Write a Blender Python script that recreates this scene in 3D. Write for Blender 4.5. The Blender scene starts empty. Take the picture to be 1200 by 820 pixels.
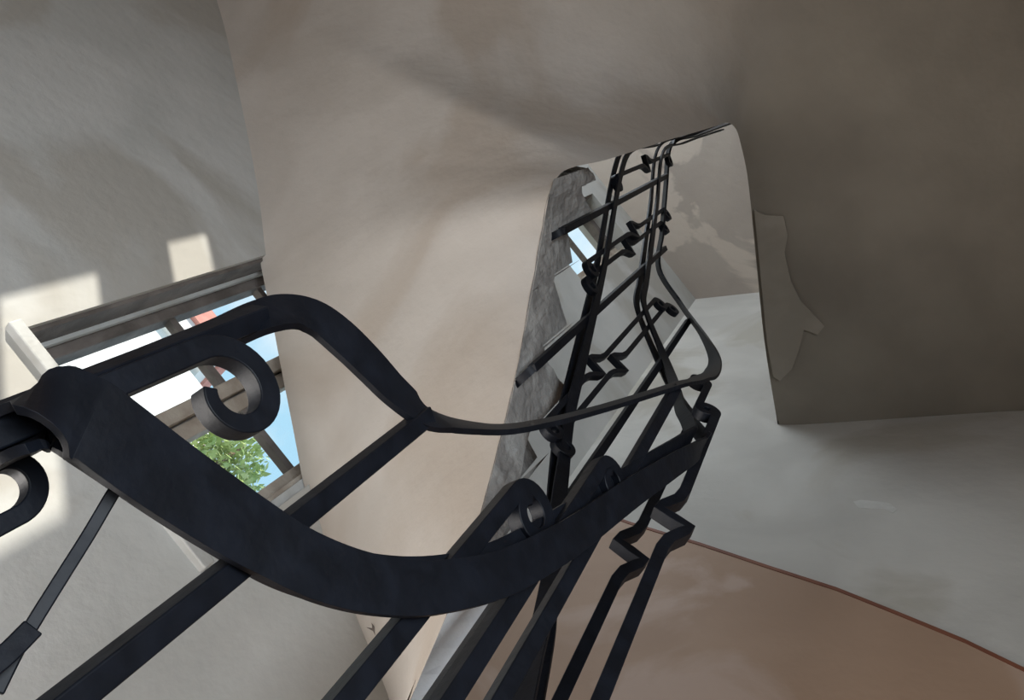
import bpy, math, random
from mathutils import Vector, Matrix, noise
random.seed(4)
SC = 1.2            # metres per plan unit
H0 = 1.3            # height of the viewpoint above the lower floor, plan units

# ------------------------------------------------------------------ camera
FPX = 900.0
up = Vector((400, 320, -FPX)).normalized()
ax = Vector((.6247, -.7809, 0)); ax = (ax - up * ax.dot(up)).normalized()
ay = up.cross(ax)
cam_d = bpy.data.cameras.new('camera')
cam_d.sensor_width = 36; cam_d.lens = FPX / 1200 * 36; cam_d.clip_start = .01; cam_d.clip_end = 300
cam = bpy.data.objects.new('camera', cam_d)
bpy.context.scene.collection.objects.link(cam)
R = Matrix(((ax.x, ax.y, ax.z), (ay.x, ay.y, ay.z), (up.x, up.y, up.z)))
cam.matrix_world = Matrix.Translation((0, 0, H0 * SC)) @ R.to_4x4()
bpy.context.scene.camera = cam

# ------------------------------------------------------------------ colour management, sky, sun, added fill lamps
sc = bpy.context.scene
sc.view_settings.view_transform = 'Standard'
sc.view_settings.look = 'None'
sc.view_settings.gamma = 1
sc.view_settings.use_curve_mapping = False
sc.view_settings.exposure = 0.0

w = bpy.data.worlds.new('sky'); sc.world = w; w.use_nodes = True
nt = w.node_tree; nt.nodes.clear()
wo = nt.nodes.new('ShaderNodeOutputWorld'); bg = nt.nodes.new('ShaderNodeBackground')
tc = nt.nodes.new('ShaderNodeTexCoord'); nz = nt.nodes.new('ShaderNodeTexNoise'); cr = nt.nodes.new('ShaderNodeValToRGB')
nz.inputs['Scale'].default_value = 5; nz.inputs['Detail'].default_value = 6
cr.color_ramp.elements[0].position = .45; cr.color_ramp.elements[0].color = (.42, .72, .92, 1)
cr.color_ramp.elements[1].position = .68; cr.color_ramp.elements[1].color = (.95, .98, 1, 1)
nt.links.new(tc.outputs['Generated'], nz.inputs['Vector']); nt.links.new(nz.outputs['Fac'], cr.inputs['Fac'])
nt.links.new(cr.outputs['Color'], bg.inputs['Color']); nt.links.new(bg.outputs['Background'], wo.inputs['Surface'])
bg.inputs['Strength'].default_value = 1.15

def look(o, d):
    o.rotation_euler = Vector(d).to_track_quat('-Z', 'Y').to_euler()
SUN = Vector((1, .8, -.6)).normalized()
sd = bpy.data.lights.new('sun', 'SUN'); sd.energy = 7; sd.angle = math.radians(.6); sd.color = (1, .95, .84)
so = bpy.data.objects.new('sun', sd); sc.collection.objects.link(so); look(so, SUN); so.location = (-8, -6, 9)

def fill_lamp(name, loc, d, sx, sy, power, col, spread=180):  # added area lamps, set at openings made up for them
    l = bpy.data.lights.new(name, 'AREA'); l.shape = 'RECTANGLE'; l.size = sx * SC; l.size_y = sy * SC
    l.energy = power; l.color = col; l.spread = math.radians(spread)
    o = bpy.data.objects.new(name, l); sc.collection.objects.link(o)
    o.location = Vector((loc[0], loc[1], loc[2] + H0)) * SC; look(o, d)
COOL = (.80, .90, 1.0)
fill_lamp('fill_lower', (-.5, 1.385, -.22), (0, -.5, .85), 1.0, .95, 43, (1, .945, .90))  # added to brighten the flight's underside from below
fill_lamp('fill_back', (.0, -1.77, -.4), (-.05, 1, .12), 1.1, 1.5, 39, (.86, .93, 1.0), 118)  # added to light the front wall and winder soffit from behind
fill_lamp('fill_upper', (-1.98, .3, 3.75), (1, 0, -.25), 1.3, 1.2, 64, COOL)  # added to brighten the upper well and right wall

# ------------------------------------------------------------------ helpers
C = sc.collection
def bs(n, *names):
    for k in names:
        if k in n.inputs: return n.inputs[k]
def mat(name, col, col2=None, scale=3, rough=.85, bump=.0, bscale=40, detail=6, metal=0, lo=.4, hi=.65, col3=None, s3=1.2, dist=.4, lo3=.52, hi3=.6):
    m = bpy.data.materials.new(name); m.use_nodes = True
    t = m.node_tree; b = t.nodes['Principled BSDF']
    b.inputs['Roughness'].default_value = rough; b.inputs['Metallic'].default_value = metal
    tc = t.nodes.new('ShaderNodeTexCoord')
    b.inputs['Base Color'].default_value = (*col, 1)
    last = None
    if col2:
        n = t.nodes.new('ShaderNodeTexNoise'); n.inputs['Scale'].default_value = scale; n.inputs['Detail'].default_value = detail
        n.inputs['Distortion'].default_value = dist
        r = t.nodes.new('ShaderNodeValToRGB')
        r.color_ramp.elements[0].position = lo; r.color_ramp.elements[0].color = (*col, 1)
        r.color_ramp.elements[1].position = hi; r.color_ramp.elements[1].color = (*col2, 1)
        t.links.new(tc.outputs['Object'], n.inputs['Vector']); t.links.new(n.outputs['Fac'], r.inputs['Fac'])
        last = r.outputs['Color']
    if col3:
        n3 = t.nodes.new('ShaderNodeTexNoise'); n3.inputs['Scale'].default_value = s3; n3.inputs['Detail'].default_value = 8
        n3.inputs['Distortion'].default_value = .8
        r3 = t.nodes.new('ShaderNodeValToRGB')
        r3.color_ramp.elements[0].position = lo3; r3.color_ramp.elements[0].color = (0, 0, 0, 1)
        r3.color_ramp.elements[1].position = hi3; r3.color_ramp.elements[1].color = (1, 1, 1, 1)
        mp = t.nodes.new('ShaderNodeMapping'); mp.inputs['Location'].default_value = (7.3, 2.1, 4.4)
        t.links.new(tc.outputs['Object'], mp.inputs['Vector']); t.links.new(mp.outputs['Vector'], n3.inputs['Vector'])
        t.links.new(n3.outputs['Fac'], r3.inputs['Fac'])
        mx = t.nodes.new('ShaderNodeMix'); mx.data_type = 'RGBA'
        t.links.new(r3.outputs['Color'], mx.inputs['Factor']); t.links.new(last, mx.inputs['A']); mx.inputs['B'].default_value = (*col3, 1)
        last = mx.outputs['Result']
    if last: t.links.new(last, b.inputs['Base Color'])
    if bump:
        n2 = t.nodes.new('ShaderNodeTexNoise'); n2.inputs['Scale'].default_value = bscale; n2.inputs['Detail'].default_value = 8
        bp = t.nodes.new('ShaderNodeBump'); bp.inputs['Strength'].default_value = bump; bp.inputs['Distance'].default_value = .02
        t.links.new(tc.outputs['Object'], n2.inputs['Vector']); t.links.new(n2.outputs['Fac'], bp.inputs['Height'])
        t.links.new(bp.outputs['Normal'], b.inputs['Normal'])
    return m
M = {}
M['plaster'] = mat('plaster', (.46, .425, .385), (.53, .495, .455), 2.2, .9, .3, 12, col3=(.42, .37, .32), s3=1.0)
M['wall'] = mat('limewash', (.47, .475, .455), (.55, .55, .53), 2.5, .9, .2, 16, col3=(.42, .405, .37), s3=1.3)
M['wallr'] = mat('grey_plaster', (.47, .455, .42), (.55, .535, .495), 2.2, .9, .2, 16, col3=(.42, .395, .345), s3=1.1)
M['upper'] = mat('upper_plaster', (.46, .40, .35), (.52, .46, .40), 2.5, .9, .2, 18, col3=(.66, .58, .50), s3=1.5, lo3=.5, hi3=.53)
M['dado'] = mat('dado_paint', (.34, .222, .148), (.375, .25, .17), 3, .6, .08, 30, col3=(.43, .31, .24), s3=2)
M['line'] = mat('dado_line', (.16, .05, .025), (.20, .07, .035), 10, .6)
M['concrete'] = mat('raw_concrete', (.27, .255, .24), (.42, .40, .375), 14, .95, .9, 30, col3=(.42, .41, .39), s3=9, lo3=.58, hi3=.66)
M['white'] = mat('whitewash', (.86, .88, .89), (.74, .76, .78), 9, .9, .5, 22)
M['iron'] = mat('black_iron', (.003, .0042, .0075), (.006, .008, .0135), 30, .52, .06, 60, metal=.0)
M['iron'].node_tree.nodes['Principled BSDF'].inputs['Specular IOR Level'].default_value = .28
M['patch'] = mat('bare_plaster_patch', (.285, .255, .21), (.335, .30, .25), 6, .9, .1, 20)
M['tan'] = mat('tan_paint', (.30, .215, .155), (.34, .25, .18), 3, .7)
M['scar'] = mat('scraped_limewash', (.56, .555, .52), (.62, .61, .58), 20, .9, .3, 40)
M['floor'] = mat('floor_tile_red', (.25, .17, .12), (.30, .21, .15), 4, .8, .1)
M['wood_dark'] = mat('weathered_dark_wood', (.10, .085, .075), (.19, .165, .15), 9, .7, .3, 40)
M['wood'] = mat('weathered_wood', (.30, .25, .20), (.42, .37, .31), 12, .75, .3, 40)
M['paint_white'] = mat('white_paint', (.50, .51, .50), (.40, .40, .38), 9, .6, .15)
M['facade'] = mat('white_facade', (.85, .84, .82), (.78, .77, .75), 2, .9)
M['brick'] = mat('red_render', (.55, .22, .18), (.62, .28, .23), 5, .9)
M['leaf'] = mat('leaf', (.28, .40, .12), (.50, .58, .26), 5, .6)
M['bark'] = mat('bark', (.16, .11, .08), (.24, .18, .13), 12, .9, .5)
M['ground'] = mat('yard', (.35, .33, .28), (.42, .40, .35), 2, .95)
M['dark'] = mat('dark_glass', (.06, .08, .10), None, rough=.2)
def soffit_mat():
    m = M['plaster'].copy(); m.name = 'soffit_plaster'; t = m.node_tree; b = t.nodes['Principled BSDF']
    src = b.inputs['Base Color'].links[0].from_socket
    at = t.nodes.new('ShaderNodeAttribute'); at.attribute_name = 'raw'  # browner landing plaster, with its dimness also put into the colour
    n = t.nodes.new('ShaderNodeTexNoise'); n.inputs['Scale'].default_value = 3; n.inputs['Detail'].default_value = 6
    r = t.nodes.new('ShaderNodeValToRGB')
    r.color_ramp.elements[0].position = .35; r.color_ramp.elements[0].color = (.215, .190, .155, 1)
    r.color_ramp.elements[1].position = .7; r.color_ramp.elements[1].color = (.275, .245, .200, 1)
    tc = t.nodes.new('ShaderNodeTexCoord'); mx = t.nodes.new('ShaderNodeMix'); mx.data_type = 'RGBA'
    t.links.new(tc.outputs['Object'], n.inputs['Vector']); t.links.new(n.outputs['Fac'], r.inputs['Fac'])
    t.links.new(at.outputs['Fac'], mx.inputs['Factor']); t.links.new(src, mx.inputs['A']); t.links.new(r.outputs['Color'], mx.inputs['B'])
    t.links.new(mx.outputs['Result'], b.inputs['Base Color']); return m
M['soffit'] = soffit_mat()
def glass():
    m = bpy.data.materials.new('pane_glass'); m.use_nodes = True; t = m.node_tree; t.nodes.clear()
    o = t.nodes.new('ShaderNodeOutputMaterial'); x = t.nodes.new('ShaderNodeMixShader'); tr = t.nodes.new('ShaderNodeBsdfTransparent'); g = t.nodes.new('ShaderNodeBsdfGlossy')
    g.inputs['Roughness'].default_value = .03; x.inputs['Fac'].default_value = .05
    t.links.new(tr.outputs[0], x.inputs[1]); t.links.new(g.outputs[0], x.inputs[2]); t.links.new(x.outputs[0], o.inputs['Surface'])
    return m
M['glass'] = glass()
def frosted():
    m = bpy.data.materials.new('frosted_glass'); m.use_nodes = True; t = m.node_tree; t.nodes.clear()
    o = t.nodes.new('ShaderNodeOutputMaterial'); x = t.nodes.new('ShaderNodeMixShader'); tr = t.nodes.new('ShaderNodeBsdfTranslucent'); g = t.nodes.new('ShaderNodeBsdfDiffuse')
    tr.inputs['Color'].default_value = (.85, .85, .83, 1); x.inputs['Fac'].default_value = .3
    t.links.new(tr.outputs[0], x.inputs[1]); t.links.new(g.outputs[0], x.inputs[2]); t.links.new(x.outputs[0], o.inputs['Surface'])
    return m
M['frosted'] = frosted()

def W(v): return Vector((v[0], v[1], v[2] + H0)) * SC
def mk(name, verts, faces, m, parent=None, smooth=False, raw=False):
    me = bpy.data.meshes.new(name)
    base = parent.matrix_world.translation.copy() if parent else Vector((0, 0, 0))
    vs = [Vector(v) if raw else W(v) for v in verts]
    me.from_pydata([tuple(v - base) for v in vs], [], faces); me.update()
    if smooth:
        for p in me.polygons: p.use_smooth = True
    me.materials.append(M[m])
    if m == 'iron':
        me.shade_smooth(); me.set_sharp_from_angle(angle=math.radians(38))
    o = bpy.data.objects.new(name, me); C.objects.link(o)
    if parent:
        o.parent = parent
    return o
def recalc(o):
    import bmesh
    b = bmesh.new(); b.from_mesh(o.data); bmesh.ops.remove_doubles(b, verts=b.verts, dist=1e-5)
    bmesh.ops.recalc_face_normals(b, faces=b.faces); b.to_mesh(o.data); b.free(); return o
def tag(o, label=None, cat=None, group=None, kind=None):
    if label: o['label'] = label
    if cat: o['category'] = cat
    if group: o['group'] = group
    if kind: o['kind'] = kind
    return o
def empty(name, loc):
    o = bpy.data.objects.new(name, None); C.objects.link(o); o.location = W(loc); o.empty_display_size = .05
    o.matrix_world = Matrix.Translation(W(loc)); return o
BF = [(0, 3, 2, 1), (4, 5, 6, 7), (0, 1, 5, 4), (1, 2, 6, 5), (2, 3, 7, 6), (3, 0, 4, 7)]
def boxv(x0, x1, y0, y1, z0, z1):
    return [(x0, y0, z0), (x1, y0, z0), (x1, y1, z0), (x0, y1, z0), (x0, y0, z1), (x1, y0, z1), (x1, y1, z1), (x0, y1, z1)]
def box(name, x0, x1, y0, y1, z0, z1, m, parent=None):
    return mk(name, boxv(x0, x1, y0, y1, z0, z1), BF, m, parent)
def bevel(o, wd, seg=2):
    b = o.modifiers.new('bevel', 'BEVEL'); b.width = wd; b.segments = seg; b.limit_method = 'ANGLE'; return o

A30 = math.radians(30); c30, s30 = math.cos(A30), math.sin(A30)
def uw(u, w_, z): return Vector((c30 * u + s30 * w_, s30 * u - c30 * w_, z))
def sight(px, py):          # bearing of a survey point: slope along U and W per unit height
    c = Vector((px - 600, 410 - py, -FPX)); d = Vector((c.dot(ax), c.dot(ay), c.dot(up)))
    x, y = d.x / d.z, d.y / d.z
    u, w_ = c30 * x + s30 * y, s30 * x - c30 * y
    return math.hypot(u, w_), math.degrees(math.atan2(w_, u))
def pol(r0, az, z): return uw(r0 * math.cos(math.radians(az)), r0 * math.sin(math.radians(az)), z)
def place(px, py, r0):      # point at plan distance r0
    r, az = sight(px, py); return pol(r0, az, r0 / r)
def onfront(px, py, D=1.4):
    c = Vector((px - 600, 410 - py, -FPX)); d = Vector((c.dot(ax), c.dot(ay), c.dot(up))); return d * (D / d.y)
def lerp(tab, x):
    tab = sorted(tab)
    if x <= tab[0][0]: return tab[0][1]
    for (a, b), (c, d) in zip(tab, tab[1:]):
        if x <= c: return b + (d - b) * (x - a) / (c - a)
    return tab[-1][1]
def smooth_path(pts, n=8):
    out = []; P = [pts[0] * 2 - pts[1]] + list(pts) + [pts[-1] * 2 - pts[-2]]
    for i in range(1, len(P) - 2):
        p0, p1, p2, p3 = P[i - 1:i + 3]
        d1, d2, d3 = [max((b - a).length, 1e-6) ** .5 for a, b in ((p0, p1), (p1, p2), (p2, p3))]
        m1 = (p1 - p0) / d1 - (p2 - p0) / (d1 + d2) + (p2 - p1) / d2
        m2 = (p2 - p1) / d2 - (p3 - p1) / (d2 + d3) + (p3 - p2) / d3
        m1 *= d2; m2 *= d2
        for k in range(n):
            t = k / n; t2 = t * t; t3 = t2 * t
            out.append(p1 * (2 * t3 - 3 * t2 + 1) + m1 * (t3 - 2 * t2 + t) + p2 * (-2 * t3 + 3 * t2) + m2 * (t3 - t2))
    out.append(pts[-1].copy()); return out
def sweep(pts, A, B, wa, wb):   # rectangular section; A, B direction lists, wa, wb half sizes (number or list)
    v, f = [], []
    n = len(pts)
    for i in range(n):
        a = A[i] * (wa[i] if isinstance(wa, list) else wa); b = B[i] * (wb[i] if isinstance(wb, list) else wb)
        v += [pts[i] + a + b, pts[i] - a + b, pts[i] - a - b, pts[i] + a - b]
    for i in range(n - 1):
        for k in range(4):
            f.append((4 * i + k, 4 * i + (k + 1) % 4, 4 * i + 4 + (k + 1) % 4, 4 * i + 4 + k))
    f += [(3, 2, 1, 0), (4 * n - 4, 4 * n - 3, 4 * n - 2, 4 * n - 1)]
    return v, f
def tangents(pts):
    n = len(pts)
    return [(pts[min(i + 1, n - 1)] - pts[max(i - 1, 0)]).normalized() for i in range(n)]

# ------------------------------------------------------------------ room shell
D = 1.4; XL = -2.0; YB = -1.8; ZF = -1.3; ZC = 4.64; ZL = 2.6; TH = .2
def wall_cells(a0, a1, holes):
    """grid of cells around the holes (a along, z up) -> list of rectangles"""
    xs = sorted({a0, a1} | {h[0] for h in holes} | {h[1] for h in holes}); zs = sorted({ZF, ZC} | {h[2] for h in holes} | {h[3] for h in holes})
    out = []
    for i in range(len(xs) - 1):
        for j in range(len(zs) - 1):
            xm, zm = (xs[i] + xs[i + 1]) / 2, (zs[j] + zs[j + 1]) / 2
            if not any(h[0] < xm < h[1] and h[2] < zm < h[3] for h in holes): out.append((xs[i], xs[i + 1], zs[j], zs[j + 1]))
    return out, xs, zs
def wall(name, a0, a1, holes, fn, m, label):
    cells, xs, zs = wall_cells(a0, a1, holes)
    V, F, ix = [], [], {}
    def vid(x, y, z):
        k = (round(x, 5), y, round(z, 5))
        if k not in ix: ix[k] = len(V); V.append(fn(x, y, z))
        return ix[k]
    S = set(cells)
    for (x0, x1, z0, z1) in cells:
        F.append([vid(x0, 0, z0), vid(x1, 0, z0), vid(x1, 0, z1), vid(x0, 0, z1)])
        F.append([vid(x0, 1, z0), vid(x0, 1, z1), vid(x1, 1, z1), vid(x1, 1, z0)])
        i, j = xs.index(x0), zs.index(z0)
        def has(ii, jj): return 0 <= ii < len(xs) - 1 and 0 <= jj < len(zs) - 1 and (xs[ii], xs[ii + 1], zs[jj], zs[jj + 1]) in S
        if not has(i - 1, j): F.append([vid(x0, 0, z0), vid(x0, 0, z1), vid(x0, 1, z1), vid(x0, 1, z0)])
        if not has(i + 1, j): F.append([vid(x1, 0, z0), vid(x1, 1, z0), vid(x1, 1, z1), vid(x1, 0, z1)])
        if not has(i, j - 1): F.append([vid(x0, 0, z0), vid(x0, 1, z0), vid(x1, 1, z0), vid(x1, 0, z0)])
        if not has(i, j + 1): F.append([vid(x0, 0, z1), vid(x1, 0, z1), vid(x1, 1, z1), vid(x0, 1, z1)])
    return tag(recalc(mk(name, V, F, m)), label, None, None, 'structure')
WX0, WX1, WZ0, WZ1 = -.645, -.052, .966, 1.98
UX0, UX1, UZ0, UZ1 = -.42, -.03, 3.40, 4.35
WR = 1.10                                     # distance of the right wall along U
CX = (WR - .5 * D) / c30                      # where front and right walls meet
BX = (WR - .5 * YB) / c30
wall('wall_front', XL - TH, CX + .3, [(WX0, WX1, WZ0, WZ1), (UX0, UX1, UZ0, UZ1), (-1.05, .05, -.75, .32)], lambda a, k, z: (a, D + TH * k, z), 'wall', 'limewashed stairwell wall holding the wooden window')  # the last hole is added for the lower fill lamp
sun_slots = [(.13, .376, 1.74, 2.085), (.13, .40, 2.18, 2.43), (-.14, .13, 1.69, 1.96)]  # added openings, shaped to throw sun patches onto the front wall
SIDE = [(-.4, .95, 3.1, 4.4)]  # unseen opening added for the upper fill lamp
wall('wall_left', YB - TH, D + .1, sun_slots + SIDE, lambda a, k, z: (XL - TH * k, a, z), 'tan', 'tan painted wall with an added frosted window and added slots shaping the sun patches')
wall('wall_back', XL - .1, BX + .2, [(-.6, .6, ZF, .42)], lambda a, k, z: (a, YB - TH * k, z), 'tan', 'tan painted wall with an unseen doorway added for the back fill lamp')  # doorway added for the back fill lamp
WA, WB = -1.02, 2.7
wall('wall_right', WA, WB, [], lambda a, k, z: uw(WR + TH * k, a, z), 'wallr', 'grey plaster wall with brown painted dado')
wr = bpy.data.objects['wall_right']
tag(box('floor', XL - TH, BX + .2, YB - TH, D + TH, ZF - .2, ZF, 'floor'), 'reddish floor at the foot of the stairs', None, None, 'structure')
tag(box('ceiling', XL - TH, BX + .4, YB - TH, D + TH, ZC, ZC + .2, 'upper'), 'stained plaster ceiling high above the stairwell', None, None, 'structure')

# painted dado with a thin dark red line, following the stairs
dl = [(700, 601), (740, 615), (820, 639), (900, 666), (980, 692), (1050, 720), (1130, 753), (1200, 787)]
dp = []
for (x, y) in dl:
    r, az = sight(x, y); u, w_ = r * math.cos(math.radians(az)), r * math.sin(math.radians(az)); z = WR / u; dp.append((w_ * z, z))
dp = [(WA + .03, dp[0][1] + .0)] + [p for p in dp if p[0] > WA + .06] + [(dp[-1][0] + .5, dp[-1][1] - .37), (dp[-1][0] + 1.2, dp[-1][1] - .85)]
V, F = [], []
for (a, z) in dp: V += [uw(WR - .004, a, z), uw(WR - .004, a, ZF), uw(WR + .02, a, z), uw(WR + .02, a, ZF)]
for i in range(len(dp) - 1): F += [(4 * i, 4 * i + 1, 4 * i + 5, 4 * i + 4), (4 * i, 4 * i + 4, 4 * i + 6, 4 * i + 2)]
recalc(mk('painted_dado', V, F, 'dado', wr))
V, F = [], []
for (a, z) in dp: V += [uw(WR - .006, a, z + .006), uw(WR - .006, a, z - .006), uw(WR + .02, a, z - .006), uw(WR + .02, a, z + .006)]
for i in range(len(dp) - 1):
    for k in range(4): F.append((4 * i + k, 4 * i + (k + 1) % 4, 4 * i + 4 + (k + 1) % 4, 4 * i + 4 + k))
recalc(mk('dado_line', V, F, 'line', wr))

# ------------------------------------------------------------------ stair flight overhead: soffit, stringer, steps, landing
RS = [(-90, .60), (-84, .61), (-80, .62), (-68, .68), (-58, .73), (-50, .80), (-44, .84), (-42, .88), (-40, .91)]
def strp(x, y):
    r, az = sight(x, y); r0 = lerp(RS, az); return pol(r0, az, r0 / r)
fpix = lambda x, y: onfront(x, y)
inner, outer = [], []
def st(i, o): inner.append(Vector(i)); outer.append(Vector(o))
st(strp(440, 905), uw(WR + .03, -.80, .80))
st(strp(460, 862), uw(WR + .03, -.95, .95))
st(strp(480, 820), Vector((CX + .02, D + .03, fpix(450, 820).z)))
for (a, b) in [((530, 700), (430, 740)), ((556, 620), (400, 672)), ((575, 550), (382, 630)), ((590, 492), (372, 600)), ((600, 450), (362, 566)), ((613, 385), (350, 505)), ((625, 320), (335, 430)), ((634, 268), (323, 368)), ((640, 232), (309, 300))]:
    o = fpix(*b); o.y = D + .02; st(strp(*a), o)
def edge(x, y, z):
    r, az = sight(x, y); return pol(r * z, az, z)
ou = [(-.82, 1.42, 1.82), (-1.0, 1.42, 1.94), (-1.3, 1.42, 2.13), (-1.64, 1.42, 2.34), (-1.9, 1.42, 2.44), (XL - .02, 1.2, 2.50), (XL - .02, .7, 2.56), (XL - .02, 0, 2.60), (XL - .02, -.8, ZL), (XL - .02, YB - .02, ZL), (-.6, YB - .02, ZL), (.6, YB - .02, ZL), (1.7, YB - .02, ZL)]
inn = [(648, 212, 1.63), (660, 200, 1.70), (680, 194, 1.75), (700, 190, 1.79), (740, 178, 1.95), (780, 165, 2.12), (815, 155, 2.30), (838, 148, 2.43), (852, 144, 2.52), (862, 152, 2.58), (868, 172, ZL), (875, 205, ZL), (884, 290, ZL)]
for i, o in zip(inn, ou): st(edge(*i), o)
st(edge(895, 400, ZL), uw(WR + .02, 2.3, ZL))
st(uw(WR + .02, -.335, ZL), uw(WR + .02, .8, ZL))
NS = len(inner); NV = 22
fl = empty('stair_flight', (.6, 1.0, .7)); tag(fl, 'curving concrete stair flight seen from underneath with plastered soffit', None, None, 'structure')
# resample smoothly along the stations
ii = smooth_path(inner, 4); oo = smooth_path(outer, 4)
V, F = [], []
for i, o in zip(ii, oo):
    L = (o - i).length
    for k in range(NV + 1):
        t = k / NV
        p = i.lerp(o, t)
        wob = .010 * noise.noise(p * 2.2) * math.sin(math.pi * t)
        lip = .016 * max(0, 1 - t * L / .07) ** 2                      # rounded lip along the well
        qs = min(1, max(0, (len(V) // (NV + 1) / 4 - 10) / 4)); x = min(1, (1 - t) * L / .45)
        cov = .10 * qs * math.sqrt(max(0, 1 - (1 - x) ** 2)) * t       # rounded cove at the wall
        V.append(p + Vector((0, 0, wob + lip + cov)))
for a in range(len(ii) - 1):
    for k in range(NV):
        F.append((a * (NV + 1) + k, (a + 1) * (NV + 1) + k, (a + 1) * (NV + 1) + k + 1, a * (NV + 1) + k + 1))
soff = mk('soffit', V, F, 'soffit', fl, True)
at_ = soff.data.attributes.new('raw', 'FLOAT', 'POINT')  # weight of the browner landing tone; part of it is painted shade
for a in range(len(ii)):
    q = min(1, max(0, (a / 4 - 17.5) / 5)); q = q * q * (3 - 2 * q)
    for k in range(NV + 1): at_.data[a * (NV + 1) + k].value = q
soff.modifiers.new('sub', 'SUBSURF').levels = 1; soff.modifiers['sub'].render_levels = 1
# stringer: side of the flight with its saw-tooth of steps
zig = [(440, 850), (470, 800), (490, 760), (560, 705), (585, 690), (566, 700), (603, 655), (583, 640), (620, 600), (608, 562), (637, 545), (624, 503), (655, 470), (640, 402), (668, 384), (650, 321), (676, 310), (667, 263), (690, 250), (681, 219), (700, 210)]
zz = []
steps = [((636, 405), (677, 378), (650, 321), -.02, -.33), ((650, 321), (684, 305), (667, 263), -.33, -.63), ((667, 263), (695, 247), (681, 219), -.63, -.9), ((681, 219), (700, 210), (690, 195), -.9, -1.15),
         ((620, 506), (666, 460), (636, 405), .16, -.02), ((608, 562), (648, 537), (620, 506), .28, .16), ((583, 640), (612, 612), (608, 562), .36, .28), ((562, 712), (588, 688), (583, 640), .42, .36)]
def prof(px, py):
    r, az = sight(px, py); return az, lerp(RS, az) / r
soft_tab = sorted((sight(*p)[1], lerp(RS, sight(*p)[1]) / sight(*p)[0]) for p in [(440, 905), (460, 862), (480, 820), (530, 700), (556, 620), (575, 550), (590, 492), (600, 450), (613, 385), (625, 320), (634, 268), (640, 232), (648, 212)])
cols = []       # (az, top z)
order = sorted(steps, key=lambda s: -prof(*s[0])[0])
for (n0, a0, n1, xa, xb) in order:
    z0 = prof(*n0)[1]; az0 = (prof(*n0)[0] + prof(*a0)[0]) / 2; za = prof(*a0)[1]; az1, z1 = prof(*n1)
    cols += [(az0, z0), (az0 - .05, za), (az1 + .15, z1)]
cols.sort(key=lambda c: -c[0])
cols = [(-38.5, cols[0][1] - .12)] + cols
RV, RF = [], []
dense = []
for (a, b) in zip(cols, cols[1:]):
    n = max(1, int(abs(a[0] - b[0]) / .8))
    for k in range(n): t = k / n; dense.append((a[0] + (b[0] - a[0]) * t, a[1] + (b[1] - a[1]) * t))
dense.append(cols[-1])
for j, (az, zt) in enumerate(dense):
    r0 = lerp(RS, az); zb = lerp(soft_tab, az) + .012
    jit = .004 * noise.noise(Vector((az * .9, zt * 9, 0)))
    for q in range(5):
        t = q / 4; z = zb + (zt - zb) * t
        RV.append(pol(r0 + .002 + .006 * noise.noise(Vector((az * .5, z * 12, 3))) * (t > 0), az, z + (jit if q == 4 else 0)))
    RV.append(pol(r0 + .07, az, zt + jit)); RV.append(pol(r0 + .07, az, zb + .03))
for j in range(len(dense) - 1):
    for q in range(6): RF.append((j * 7 + q, (j + 1) * 7 + q, (j + 1) * 7 + q + 1, j * 7 + q + 1))
mk('stringer', RV, RF, 'concrete', fl)
# lower end of the stringer, whitewashed
V, F = [], []
wl = [((480, 822), (531, 822)), ((492, 792), (546, 790)), ((505, 762), (562, 758)), ((518, 732), (578, 728)), ((527, 712), (586, 712)), ((536, 692), (576, 703)), ((545, 668), (560, 696))]
wl = [((462, 862), (505, 880))] + wl
for (a, b) in wl:
    pa = strp(*a); r, az = sight(*b); pb = pol(lerp(RS, az) - .035, az, (lerp(RS, az) - .035) / r)
    d = Vector((pa.x, pa.y, 0)).normalized() * .035
    V += [pa - d * .12, pb, pb + d * 2, pa + d * 1.2 + Vector((0, 0, .04))]
for i in range(len(wl) - 1):
    for k in range(4): F.append((4 * i + k, 4 * i + (k + 1) % 4, 4 * i + 4 + (k + 1) % 4, 4 * i + 4 + k))
F += [(0, 1, 2, 3), tuple(len(V) - 4 + k for k in (3, 2, 1, 0))]
recalc(mk('whitewashed_end', V, F, 'white', fl))['label'] = 'white limewashed patch on the lower stringer'
for (n0, a0, n1, xa, xb) in steps:
    az0, z0 = prof(*n0); za = prof(*a0)[1]; az1 = prof(*n1)[0]
    def op(x, z): return Vector((x, D, z))
    i0, i1 = pol(lerp(RS, az0) + .03, az0, 0), pol(lerp(RS, az1) + .03, az1, 0)
    o0, o1 = Vector((xa, D, 0)), Vector((xb, D, 0))
    m0, m1 = i0.lerp(o0, .08), i1.lerp(o1, .08)
    zt = za - .004
    zi = [lerp(soft_tab, az0) + .09, lerp(soft_tab, az1) + .09]
    V = []
    for p, zb in ((i0, z0 - .02), (i1, max(z0 - .01, zi[1])), (m1, max(za - .05, zi[1])), (m0, za - .05)): V.append(Vector((p.x, p.y, min(zb, zt - .03))))
    for p in (i0, i1, m1, m0): V.append(Vector((p.x, p.y, zt)))
    recalc(mk('step', V, BF, 'concrete', fl))
# upper face of the landing and the upstand along its edge
li = [p for p in ii[4 * 13:]]; lo = [p for p in oo[4 * 13:]]
V, F = [], []
for p, o in zip(li, lo):
    V += [p + Vector((0, 0, .016)), p + Vector((0, 0, .17)), o + Vector((0, 0, .17))]
for j in range(len(li) - 1):
    F += [(3 * j, 3 * j + 3, 3 * j + 4, 3 * j + 1), (3 * j + 1, 3 * j + 4, 3 * j + 5, 3 * j + 2)]
mk('landing_top', V, F, 'floor', fl)

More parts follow.
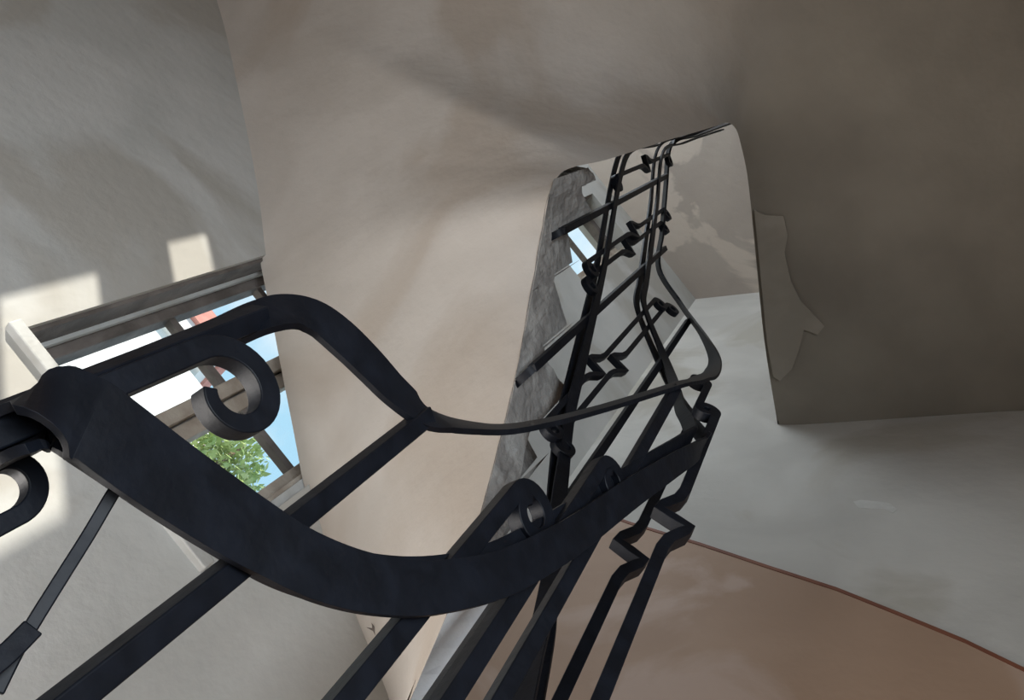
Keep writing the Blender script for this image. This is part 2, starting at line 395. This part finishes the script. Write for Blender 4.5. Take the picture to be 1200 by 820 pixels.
def patch(name, px, fn, nrm, m, parent):
    P = [fn(x, y) for x, y in px]; n = len(P)
    V = [p + nrm * .0012 for p in P] + [p - nrm * .01 for p in P]
    F = [tuple(range(n))] + [(i, (i + 1) % n, n + (i + 1) % n, n + i) for i in range(n)]
    return recalc(mk(name, V, F, m, parent))
def onz(x, y, z=ZL):
    r, az = sight(x, y); return pol(r * z, az, z)
def onright(x, y):
    r, az = sight(x, y); z = WR / (r * math.cos(math.radians(az))); return pol(r * z, az, z)
patch('plaster_patch', [(884, 246), (896, 252), (918, 253), (923, 276), (919, 296), (927, 330), (938, 352), (966, 382), (958, 392), (942, 386), (936, 410), (928, 432), (914, 446), (906, 441), (899, 402), (893, 340)], onz, Vector((0, 0, -1)), 'patch', fl)
patch('chipped_patch', [(1000, 588), (1008, 586), (1030, 588), (1042, 590), (1052, 597), (1046, 601), (1036, 596), (1020, 596), (1006, 595)], onright, uw(-1, 0, 0), 'scar', wr)

cp = inner[3].lerp(outer[3], .80) - Vector((0, 0, .002)); V, F = [], []
for ang, ln in ((.4, .030), (2.3, .022), (4.0, .026), (5.2, .014)):
    d = Vector((math.cos(ang), math.sin(ang) * .6, -.1)) * ln; n_ = Vector((-d.y, d.x, 0)).normalized() * .0035; i = len(V)
    V += [cp - n_, cp + n_, cp + d * .6 + n_ * .5, cp + d, cp + Vector((0, 0, .006))]; F += [(i, i + 1, i + 2, i + 3), (i + 1, i, i + 4), (i, i + 3, i + 4), (i + 2, i + 1, i + 4)]
mk('plaster_chip', V, F, 'wood_dark', fl)['label'] = 'dark chipped spot in the plaster'

# the lower steps beside the right wall (below the viewpoint)
lf = empty('lower_stair_flight', (.9, .2, ZF)); tag(lf, 'lower concrete flight rising along the brown dado wall', None, None, 'structure')
for k in range(8):
    z = -.55 + .15 * k; w0 = .35 - .16 * k
    a, b = (.50, .56) if k < 6 else (.62, .62)
    P4 = [(a + .2, w0), (WR - .005, w0), (WR - .005, w0 - .18), (b + .2, w0 - .18)]
    V = [uw(u, w_, z - .22) for u, w_ in P4] + [uw(u, w_, z) for u, w_ in P4]
    recalc(mk('step', V, BF, 'floor', lf))

# ------------------------------------------------------------------ windows
def window(name, x0, x1, z0, z1, yg, mull, bars, label, trimx=True):
    r = empty(name, ((x0 + x1) / 2, D, z0)); tag(r, label, None, None, 'structure')
    g = .0
    gx0, gx1 = x0 + .045, x1 - .062
    y0, y1 = yg - .025, yg + .025
    bevel(box('jamb_board', x0 - .001, x0 + .010, D + .012, yg + .06, z0, z1, 'wood_dark', r), .003)
    bevel(box('jamb_bead', x0, x0 + .020, yg - .045, yg - .030, z0, z1, 'paint_white', r), .002)
    bevel(box('sash_stile', x0 + .012, gx0, y0, y1, z0, z1, 'wood_dark', r), .003)
    bevel(box('sash_stile', gx1, gx1 + .028, y0, y1, z0, z1, 'wood', r), .003)
    bevel(box('casing', gx1 + .028, gx1 + .040, y0 - .05, y1, z0, z1, 'wood', r), .003)
    bevel(box('casing', gx1 + .040, x1 + .001, y0 - .07, y1, z0, z1, 'paint_white', r), .003)
    bevel(box('sash_rail', gx0, gx1, y0, y1, z0, z0 + .075, 'wood_dark', r), .003)
    bevel(box('sash_rail', gx0, gx1, y0, y1, z1 - .06, z1, 'wood_dark', r), .003)
    edges = [gx0]
    for (a, b) in mull:
        bevel(box('mullion', a, a + (b - a) * .45, y0 - .012, y1 + .02, z0 + .07, z1, 'wood', r), .004)
        bevel(box('mullion', a + (b - a) * .52, b, y0, y1, z0 + .07, z1, 'wood', r), .004)
        box('mullion', a + (b - a) * .43, a + (b - a) * .54, y0 + .02, y1, z0 + .07, z1, 'wood_dark', r)
        edges += [a, b]
    edges += [gx1]
    for k in range(0, len(edges), 2):
        zs = [z0 + .075] + bars + [z1 - .06]
        for zb in bars: bevel(box('glazing_bar', edges[k] - .002, edges[k + 1] + .002, y0 + .012, y1 - .01, zb - .010, zb + .010, 'wood_dark', r), .002)
        for a, b in zip(zs, zs[1:]): box('pane', edges[k] - .003, edges[k + 1] + .003, yg - .0015, yg + .0015, a - .003, b + .003, 'glass', r)
    return r
w1 = window('window_1', WX0, WX1, WZ0, WZ1, D + .12, [(-.388, -.306)], [1.386, 1.713], 'weathered two-sash wooden window with a tree beyond')
bevel(box('sill', WX0 - .012, WX1 + .012, D - .022, D + .13, WZ0 - .027, WZ0 + .001, 'paint_white', w1), .004)
w2 = window('window_2', UX0, UX1, UZ0, UZ1, D + .12, [], [3.9], 'upper window glimpsed beyond the stair steps')

r = empty('window_4', (-.5, D, -.75)); tag(r, 'unseen low window added for the lower fill lamp', None, None, 'structure')  # made-up window around the lower fill lamp
for a, b_ in ((-1.05, -1.0), (-.53, -.47), (0, .05)): bevel(box('sash_stile', a, b_, D + .09, D + .15, -.75, .32, 'wood', r), .003)
for a, b_ in ((-.75, -.69), (.26, .32)): bevel(box('sash_rail', -1.0, 0, D + .095, D + .145, a, b_, 'wood', r), .003)
for a, b_ in ((-1.0, -.53), (-.47, 0)): box('pane', a, b_, D + .118, D + .122, -.69, .26, 'glass', r)
for n_, (y0, y1, z0, z1) in enumerate(SIDE):
    r = empty('window_%d' % (n_ + 3), (XL, (y0 + y1) / 2, z0)); tag(r, 'unseen frosted window added for the upper fill lamp', None, None, 'structure')  # window added out of view for light upstairs
    box('pane', XL - .11, XL - .105, y0 - .01, y1 + .01, z0 - .01, z1 + .01, 'frosted', r)
    for a, b in ((y0, y0 + .04), ((y0 + y1) / 2 - .02, (y0 + y1) / 2 + .02), (y1 - .04, y1)): bevel(box('sash_stile', XL - .14, XL - .08, a, b, z0, z1, 'wood', r), .003)
    for a, b in ((z0, z0 + .05), (z1 - .05, z1)): bevel(box('sash_rail', XL - .135, XL - .085, y0 + .04, y1 - .04, a, b, 'wood', r), .003)
# ------------------------------------------------------------------ outside
g = box('yard', -30, 30, D + .6, 60, -4.6, -4.5, 'ground'); tag(g, 'paved yard below the window', None, None, 'structure')
b = empty('white_house', (-3.4, 9.4, -4.5)); tag(b, 'sunlit white house beyond the wooden window', 'house')
box('wall', -7.5, -2.75, 9.0, 14, -4.5, 8.0, 'facade', b)
box('cornice', -7.6, -2.65, 8.85, 14.1, 8.0, 8.42, 'facade', b)
box('roof_edge', -7.7, -2.6, 8.75, 14.2, 8.42, 8.78, 'brick', b)
box('wall', -2.75, -1.55, 8.98, 13, -4.5, 7.9, 'facade', b)
for k in range(3):
    for j in range(2):
        x = -6.6 + k * 1.6; z = 2.0 + j * 2.6
        wn = box('window', x - .45, x + .45, 8.95, 9.05, z - .7, z + .7, 'facade', b)
        box('pane', x - .36, x - .03, 8.93, 8.96, z - .6, z + .6, 'dark', wn); box('pane', x + .03, x + .36, 8.93, 8.96, z - .6, z + .6, 'dark', wn)
for k in range(3): box('drainpipe', -2.2 + k * .28, -2.15 + k * .28, 8.92, 9.0, -4.5, 7.8, 'wood', b)
h2 = empty('red_roofed_house', (-.2, 16.5, -4.5)); tag(h2, 'distant house with a pink-red roof behind the tree', 'house')
box('wall', -2.0, 1.2, 15, 18, -4.5, 11.6, 'facade', h2)
mk('roof', [(-2.3, 14.7, 11.6), (1.5, 14.7, 11.6), (1.5, 18.3, 11.6), (-2.3, 18.3, 11.6), (-1.4, 16.5, 13.4), (.7, 16.5, 13.4)], [(0, 1, 5, 4), (2, 3, 4, 5), (3, 0, 4), (1, 2, 5), (0, 3, 2, 1)], 'brick', h2)
tr = empty('leafy_tree', (-.85, 6.3, -4.5)); tag(tr, 'light green leafy tree outside the wooden window', 'tree')
V, F = [], []
tc_ = Vector((-.90, 6.2, 4.93))
for k in range(2600):
    d = Vector((random.gauss(0, 1), random.gauss(0, 1), random.gauss(0, 1))).normalized() * (random.random() ** .4)
    p = tc_ + Vector((d.x * .50, d.y * .5, d.z * .52)) * (1 + .25 * noise.noise(d * 2.5))
    a = Vector((random.gauss(0, 1), random.gauss(0, 1), random.gauss(0, 1))).normalized(); bb = a.orthogonal().normalized(); s = random.uniform(.03, .06)
    i = len(V); V += [p - a * s, p + bb * s * .45, p + a * s, p - bb * s * .45]; F.append((i, i + 1, i + 2, i + 3))
fo = mk('foliage', V, F, 'leaf', tr); fo['kind'] = 'stuff'
pts = smooth_path([Vector((-.85, 6.3, -4.5)), Vector((-.9, 6.25, -1)), Vector((-.82, 6.3, 2.5)), Vector((-.9, 6.2, 4.6))], 5)
v, f = sweep(pts, [Vector((1, 0, 0))] * len(pts), [Vector((0, 1, 0))] * len(pts), [.16 - .12 * i / len(pts) for i in range(len(pts))], [.16 - .12 * i / len(pts) for i in range(len(pts))])
mk('trunk', v, f, 'bark', tr)
for e in ((-.65, 6.1, 5.1), (-1.15, 6.3, 5.1), (-.9, 5.95, 5.2)):
    pts = smooth_path([Vector((-.86, 6.27, 3.2)), Vector((-.86, 6.27, 3.2)).lerp(Vector(e), .5) + Vector((0, 0, .1)), Vector(e)], 4)
    v, f = sweep(pts, [Vector((1, 0, 0))] * len(pts), [Vector((0, 1, 0))] * len(pts), [.05 - .04 * i / len(pts) for i in range(len(pts))], [.05 - .04 * i / len(pts) for i in range(len(pts))])
    mk('branch', v, f, 'bark', tr)

# ------------------------------------------------------------------ the wrought iron railing
rl = empty('stair_railing', (.3, .3, -.6)); tag(rl, 'black wrought-iron stair railing with scrolls and kinked bars winding up the stairwell', 'railing')
BW = .008      # half width of a square bar
def rfar(az): return lerp([(-90, .57), (-81, .61), (-71.5, .64), (-54, .72), (-42, .77), (-36, .755), (-32, .71), (-28, .66)], az)
def far(x, y):
    r, az = sight(x, y); r0 = rfar(az); return pol(r0, az, r0 / r)
# handrail: flat strip on top of the balusters.  (x, y, plan distance, half width seen in px)
hr = [(-60, 527, 0.8, 17), (60, 474, 0.66, 17), (170, 428, 0.55, 17), (250, 396, 0.47, 17), (310, 370, 0.43, 17), (345, 366, 0.425, 17), (372, 374, 0.42, 17), (402, 397, 0.415, 18), (432, 426, 0.415, 17), (462, 457, 0.417, 15), (490, 480, 0.42, 13), (515, 492, 0.43, 5.94), (545, 499, 0.438, 4.29), (590, 502, 0.45, 3.3), (640, 495, 0.463, 2.97), (700, 480, 0.48, 2.77), (760, 462, 0.497, 2.64), (795, 451, 0.51, 2.51), (818, 445, 0.54, 2.97), (831, 439, 0.575, 7), (836, 428, 0.61, 8), (833, 412, 0.65, 4.5), (818, 385, 0.715, 1.98), (796, 354, 0.765, 1.98), (773, 318, 0.735, 1.98), (776, 270, 0.69, 1.98), (780, 220, 0.65, 1.85), (785, 172, 0.61, 1.85), (790, 166, 0.59, 1.65), (815, 158, 0.55, 1.45), (852, 145, 0.5, 1.32)]
pts = [place(x, y, r) for x, y, r, _ in hr]
path = smooth_path(pts, 8); T = tangents(path)
HWD, HTH = .019, .0030
A, B = [], []
def roll_at(s):
    i = min(int(s), len(hr) - 1); j = min(i + 1, len(hr) - 1); return hr[i][3] + (hr[j][3] - hr[i][3]) * (s - i)
for k, p in enumerate(path):
    v = p.normalized(); t = T[k]
    side = t.cross(v).normalized(); dep = side.cross(t).normalized()
    full = HWD * FPX / p.length
    c = min(1, roll_at(k / 8) / full); s_ = math.sqrt(max(0, 1 - c * c))
    a = (side * c + dep * s_).normalized(); A.append(a); B.append(t.cross(a).normalized())
v, f = sweep(path, A, B, HWD, HTH)
recalc(bevel(mk('handrail', v, f, 'iron', rl), .002))

def flat_pair(name, ctrl, hh=.020, tt=.0028, gap=BW + .0028, n=8, h1=None, lift=0):
    path = smooth_path(ctrl, n); T = tangents(path)
    H, N = [], []
    for t in T:
        nh = Vector((t.y, -t.x, 0))
        nh = nh.normalized() if nh.length > 1e-4 else (N[-1] if N else Vector((1, 0, 0)))
        if N and nh.dot(N[-1]) < 0: nh = -nh
        N.append(nh)
    for _ in range(6): N = [(N[max(i - 1, 0)] + N[i] + N[min(i + 1, len(N) - 1)]).normalized() for i in range(len(N))]
    N = [(nh - t * nh.dot(t)).normalized() for nh, t in zip(N, T)]
    H = []
    for nh, t in zip(N, T):
        h = nh.cross(t).normalized()
        if (H and h.dot(H[-1]) < 0) or (not H and h.z < 0): h = -h
        H.append(h)
    k = len(path) - 1
    hs = [hh + ((h1 or hh) - hh) * min(1, max(0, i / k * 2.1 - .45)) for i in range(k + 1)]
    for s in (-1, 1):
        up_ = [lift * min(1, max(0, (.70 - i / k) / .12)) * (1 if (nh * s).dot(Vector((p.x, p.y, 0))) > 0 else 0) for i, (p, nh) in enumerate(zip(path, N))]
        v, f = sweep([p + nh * s * gap + h * l for p, nh, h, l in zip(path, N, H, up_)], H, N, hs, tt)
        recalc(bevel(mk(name, v, f, 'iron', rl), .0012))
    return path
sub = [(-80, 562, .52), (-20, 528, .455), (25, 500, .412), (58, 487, .40), (90, 497, .40), (122, 519, .40), (195, 571, .405), (288, 632, .415), (340, 662, .42), (400, 684, .428), (450, 693, .435), (499, 693, .443), (571, 679, .455), (639, 645, .468), (700, 603, .485), (745, 571, .50), (780, 547, .52), (805, 530, .545), (817, 517, .575)]
cs = [place(*p) for p in sub] + [place(813, 505, .61), place(804, 488, .65)] + [far(795, 465), far(774, 418), far(757, 378), far(750, 355), far(753, 332), far(757, 305), far(766, 240), far(775, 175), place(800, 164, .57), place(845, 149, .53)]
flat_pair('sub_rail', cs, hh=.0235, h1=.012, lift=.010)
low = [(735, 176), (727, 190), (703, 315), (690, 372), (674, 440), (662, 492), (654, 565), (646, 670), (638, 730), (622, 810), (608, 880)]
flat_pair('lower_rail', [place(770, 165, .58)] + [far(*p) for p in low], hh=.012, h1=.014)
# lower rail of the near run, glimpsed at the lower left

def vbar(name, top, z0):
    """square bar standing upright below the point top"""
    v = Vector((top.x, top.y, 0)); d = v.normalized(); n = Vector((-d.y, d.x, 0))
    a, b = (d + n).normalized(), (d - n).normalized()
    a, b = (d * .92 + n * .38).normalized(), None
    b = Vector((-a.y, a.x, 0))
    P = [Vector((top.x, top.y, z0)), top]
    vv, ff = sweep(P, [a, a], [b, b], BW, BW)
    return recalc(bevel(mk(name, vv, ff, 'iron', rl), .0015))
vbar('baluster', place(307, 369, .43), -.6)
vbar('baluster', place(500, 487, .422), -.5)
vbar('baluster', place(791, 456, .507), -.35)
tC = pol(rfar(-40.3), -40.3, rfar(-40.3) / sight(794, 367)[0]); vbar('baluster', tC, .45)
def anchored(top, ax_, ay_):
    r, az = sight(ax_, ay_); r0 = math.hypot(top.x, top.y); zb = r0 / r
    o = vbar('baluster', top, zb)
    # the foot bends into the side of the stringer
    d = Vector((top.x, top.y, 0)).normalized()
    p0 = Vector((top.x, top.y, zb + .01)); P = [p0, p0 + d * .012 - Vector((0, 0, .014)), p0 + d * .09 - Vector((0, 0, .018))]
    P = smooth_path(P, 4); t = Vector((-d.y, d.x, 0)); T = tangents(P)
    vv, ff = sweep(P, [t] * len(P), [t.cross(q).normalized() for q in T], BW, BW)
    recalc(mk('foot', vv, ff, 'iron', o and rl))
anchored(far(779, 291), 639, 448)
anchored(far(781, 206), 666, 285)

def scroll_bar(top, bot_z, th, sgn, R=.03, kink=None, bottom=False, turns=1.15, kk=1, hw=BW, tk=.0062, taper=.6):
    """bar with a rolled scroll above, a zigzag kink, and (option) a scroll below.
    top: highest point of the straight bar, th: horizontal direction of the railing there"""
    th = Vector((th.x, th.y, 0)).normalized() * sgn
    base = Vector((top.x, top.y, 0)); L = []
    zt = top.z
    def spiral(zc, dirz, n=34):
        out = []
        for k in range(1, n + 1):
            q = k / n; a = q * turns * 2 * math.pi
            rr = R * (1 - .62 * q)
            cx = R * (1 - .18 * q)
            out.append((cx - rr * math.cos(a), zc + dirz * rr * math.sin(a)))
        return out
    L = [(0, zt)]
    if kink is not None:
        for (s, dz) in ((0, .075), (-.004, .05), (-.018, .022), (-.023, .006), (.0, .0), (.023, -.006), (.018, -.022), (.004, -.05), (0, -.075)):
            L.append((s * kk, kink + dz))
    L.append((0, bot_z))
    L = spiral(zt, 1)[::-1] + L
    if bottom: L = L + spiral(bot_z, -1)
    P = [base + th * s + Vector((0, 0, z)) for s, z in L]
    T = tangents(P); nn = Vector((-th.y, th.x, 0))
    n = len(P); wl = []
    for i in range(n):
        e = min(1, i / 22); 
        if bottom: e = min(e, (n - 1 - i) / 22)
        wl.append(tk * (taper + (1 - taper) * e))
    vv, ff = sweep(P, [nn] * n, [nn.cross(t).normalized() for t in T], hw, wl)
    o = recalc(bevel(mk('scroll_bar', vv, ff, 'iron', rl), .0012))
    return o
def dirn(a, b): return Vector((b.x - a.x, b.y - a.y, 0)).normalized()
pb0, pb1, pb4 = place(307, 369, .43), place(500, 487, .422), place(791, 456, .507)
# two bars between the near balusters
s2 = place(602, 576, .452); s3 = place(702, 546, .476)
scroll_bar(s2, -.5, dirn(pb1, pb4), 1, R=.031, tk=.0088)
scroll_bar(s3, -.45, dirn(pb1, pb4), 1, R=.027, tk=.0088)
# at the left: the big scroll against the window
sL = place(232, 412, .415)
scroll_bar(sL, -.5, Vector((uw(.9, .35, 0))), 1, R=.039, tk=.0082, turns=.82)
# the scroll at the left edge and the thin braces under the near run
def tang(p): return Vector((p.y, -p.x, 0))
pM = place(22, 604, .45); scroll_bar(pM, -.5, tang(pM), -1, R=.020, tk=.0055, hw=.006, turns=.8)
def brace(L, hw, tk):
    P = smooth_path([place(*q) for q in L], 5); T = tangents(P)
    sd = [t.cross(p.normalized()).normalized() for t, p in zip(T, P)]
    v, f = sweep(P, sd, [t.cross(q).normalized() for t, q in zip(T, sd)], tk, hw)
    recalc(bevel(mk('brace_bar', v, f, 'iron', rl), .001))
brace([(142, 562, .41), (124, 592, .415), (104, 626, .42), (70, 680, .425), (40, 728, .43), (20, 762, .435), (-5, 812, .44)], .004, .0036)
brace([(36, 738, .43), (10, 764, .43), (-15, 785, .43), (-50, 815, .43)], .005, .0055)
# at the corner
def corner_bar(t, k, sgn, r0, z0, R, kk):
    rk, az = sight(*k); p = pol(r0, az, r0 / sight(*t)[0])
    scroll_bar(p, z0, tang(p), sgn, R=R, kink=r0 / rk, kk=kk * sgn, hw=.0095, tk=.0082)
corner_bar((826, 484), (788, 611), -1, .575, -.1, .019, 1.0)
corner_bar((810, 445), (737, 648), -1, .68, .0, .021, 1.0)
# pairs along the upper flight: bearing from the kink, heights from top, kink and foot
def upper_bar(t, k, b, sgn, R=.022):
    rk, az = sight(*k); r0 = rfar(az)
    p = pol(r0, az, r0 / sight(*t)[0])
    scroll_bar(p, r0 / sight(*b)[0], tang(p), sgn, R=R, kink=r0 / rk, bottom=True, kk=1.05)
upper_bar((772, 352), (724, 427), (655, 520), 1)
upper_bar((758, 345), (697, 430), (648, 505), 1)
upper_bar((770, 258), (736, 290), (694, 338), 1)
upper_bar((772, 240), (742, 270), (694, 318), 1)
upper_bar((780, 180), (757, 192), (722, 212), 1)
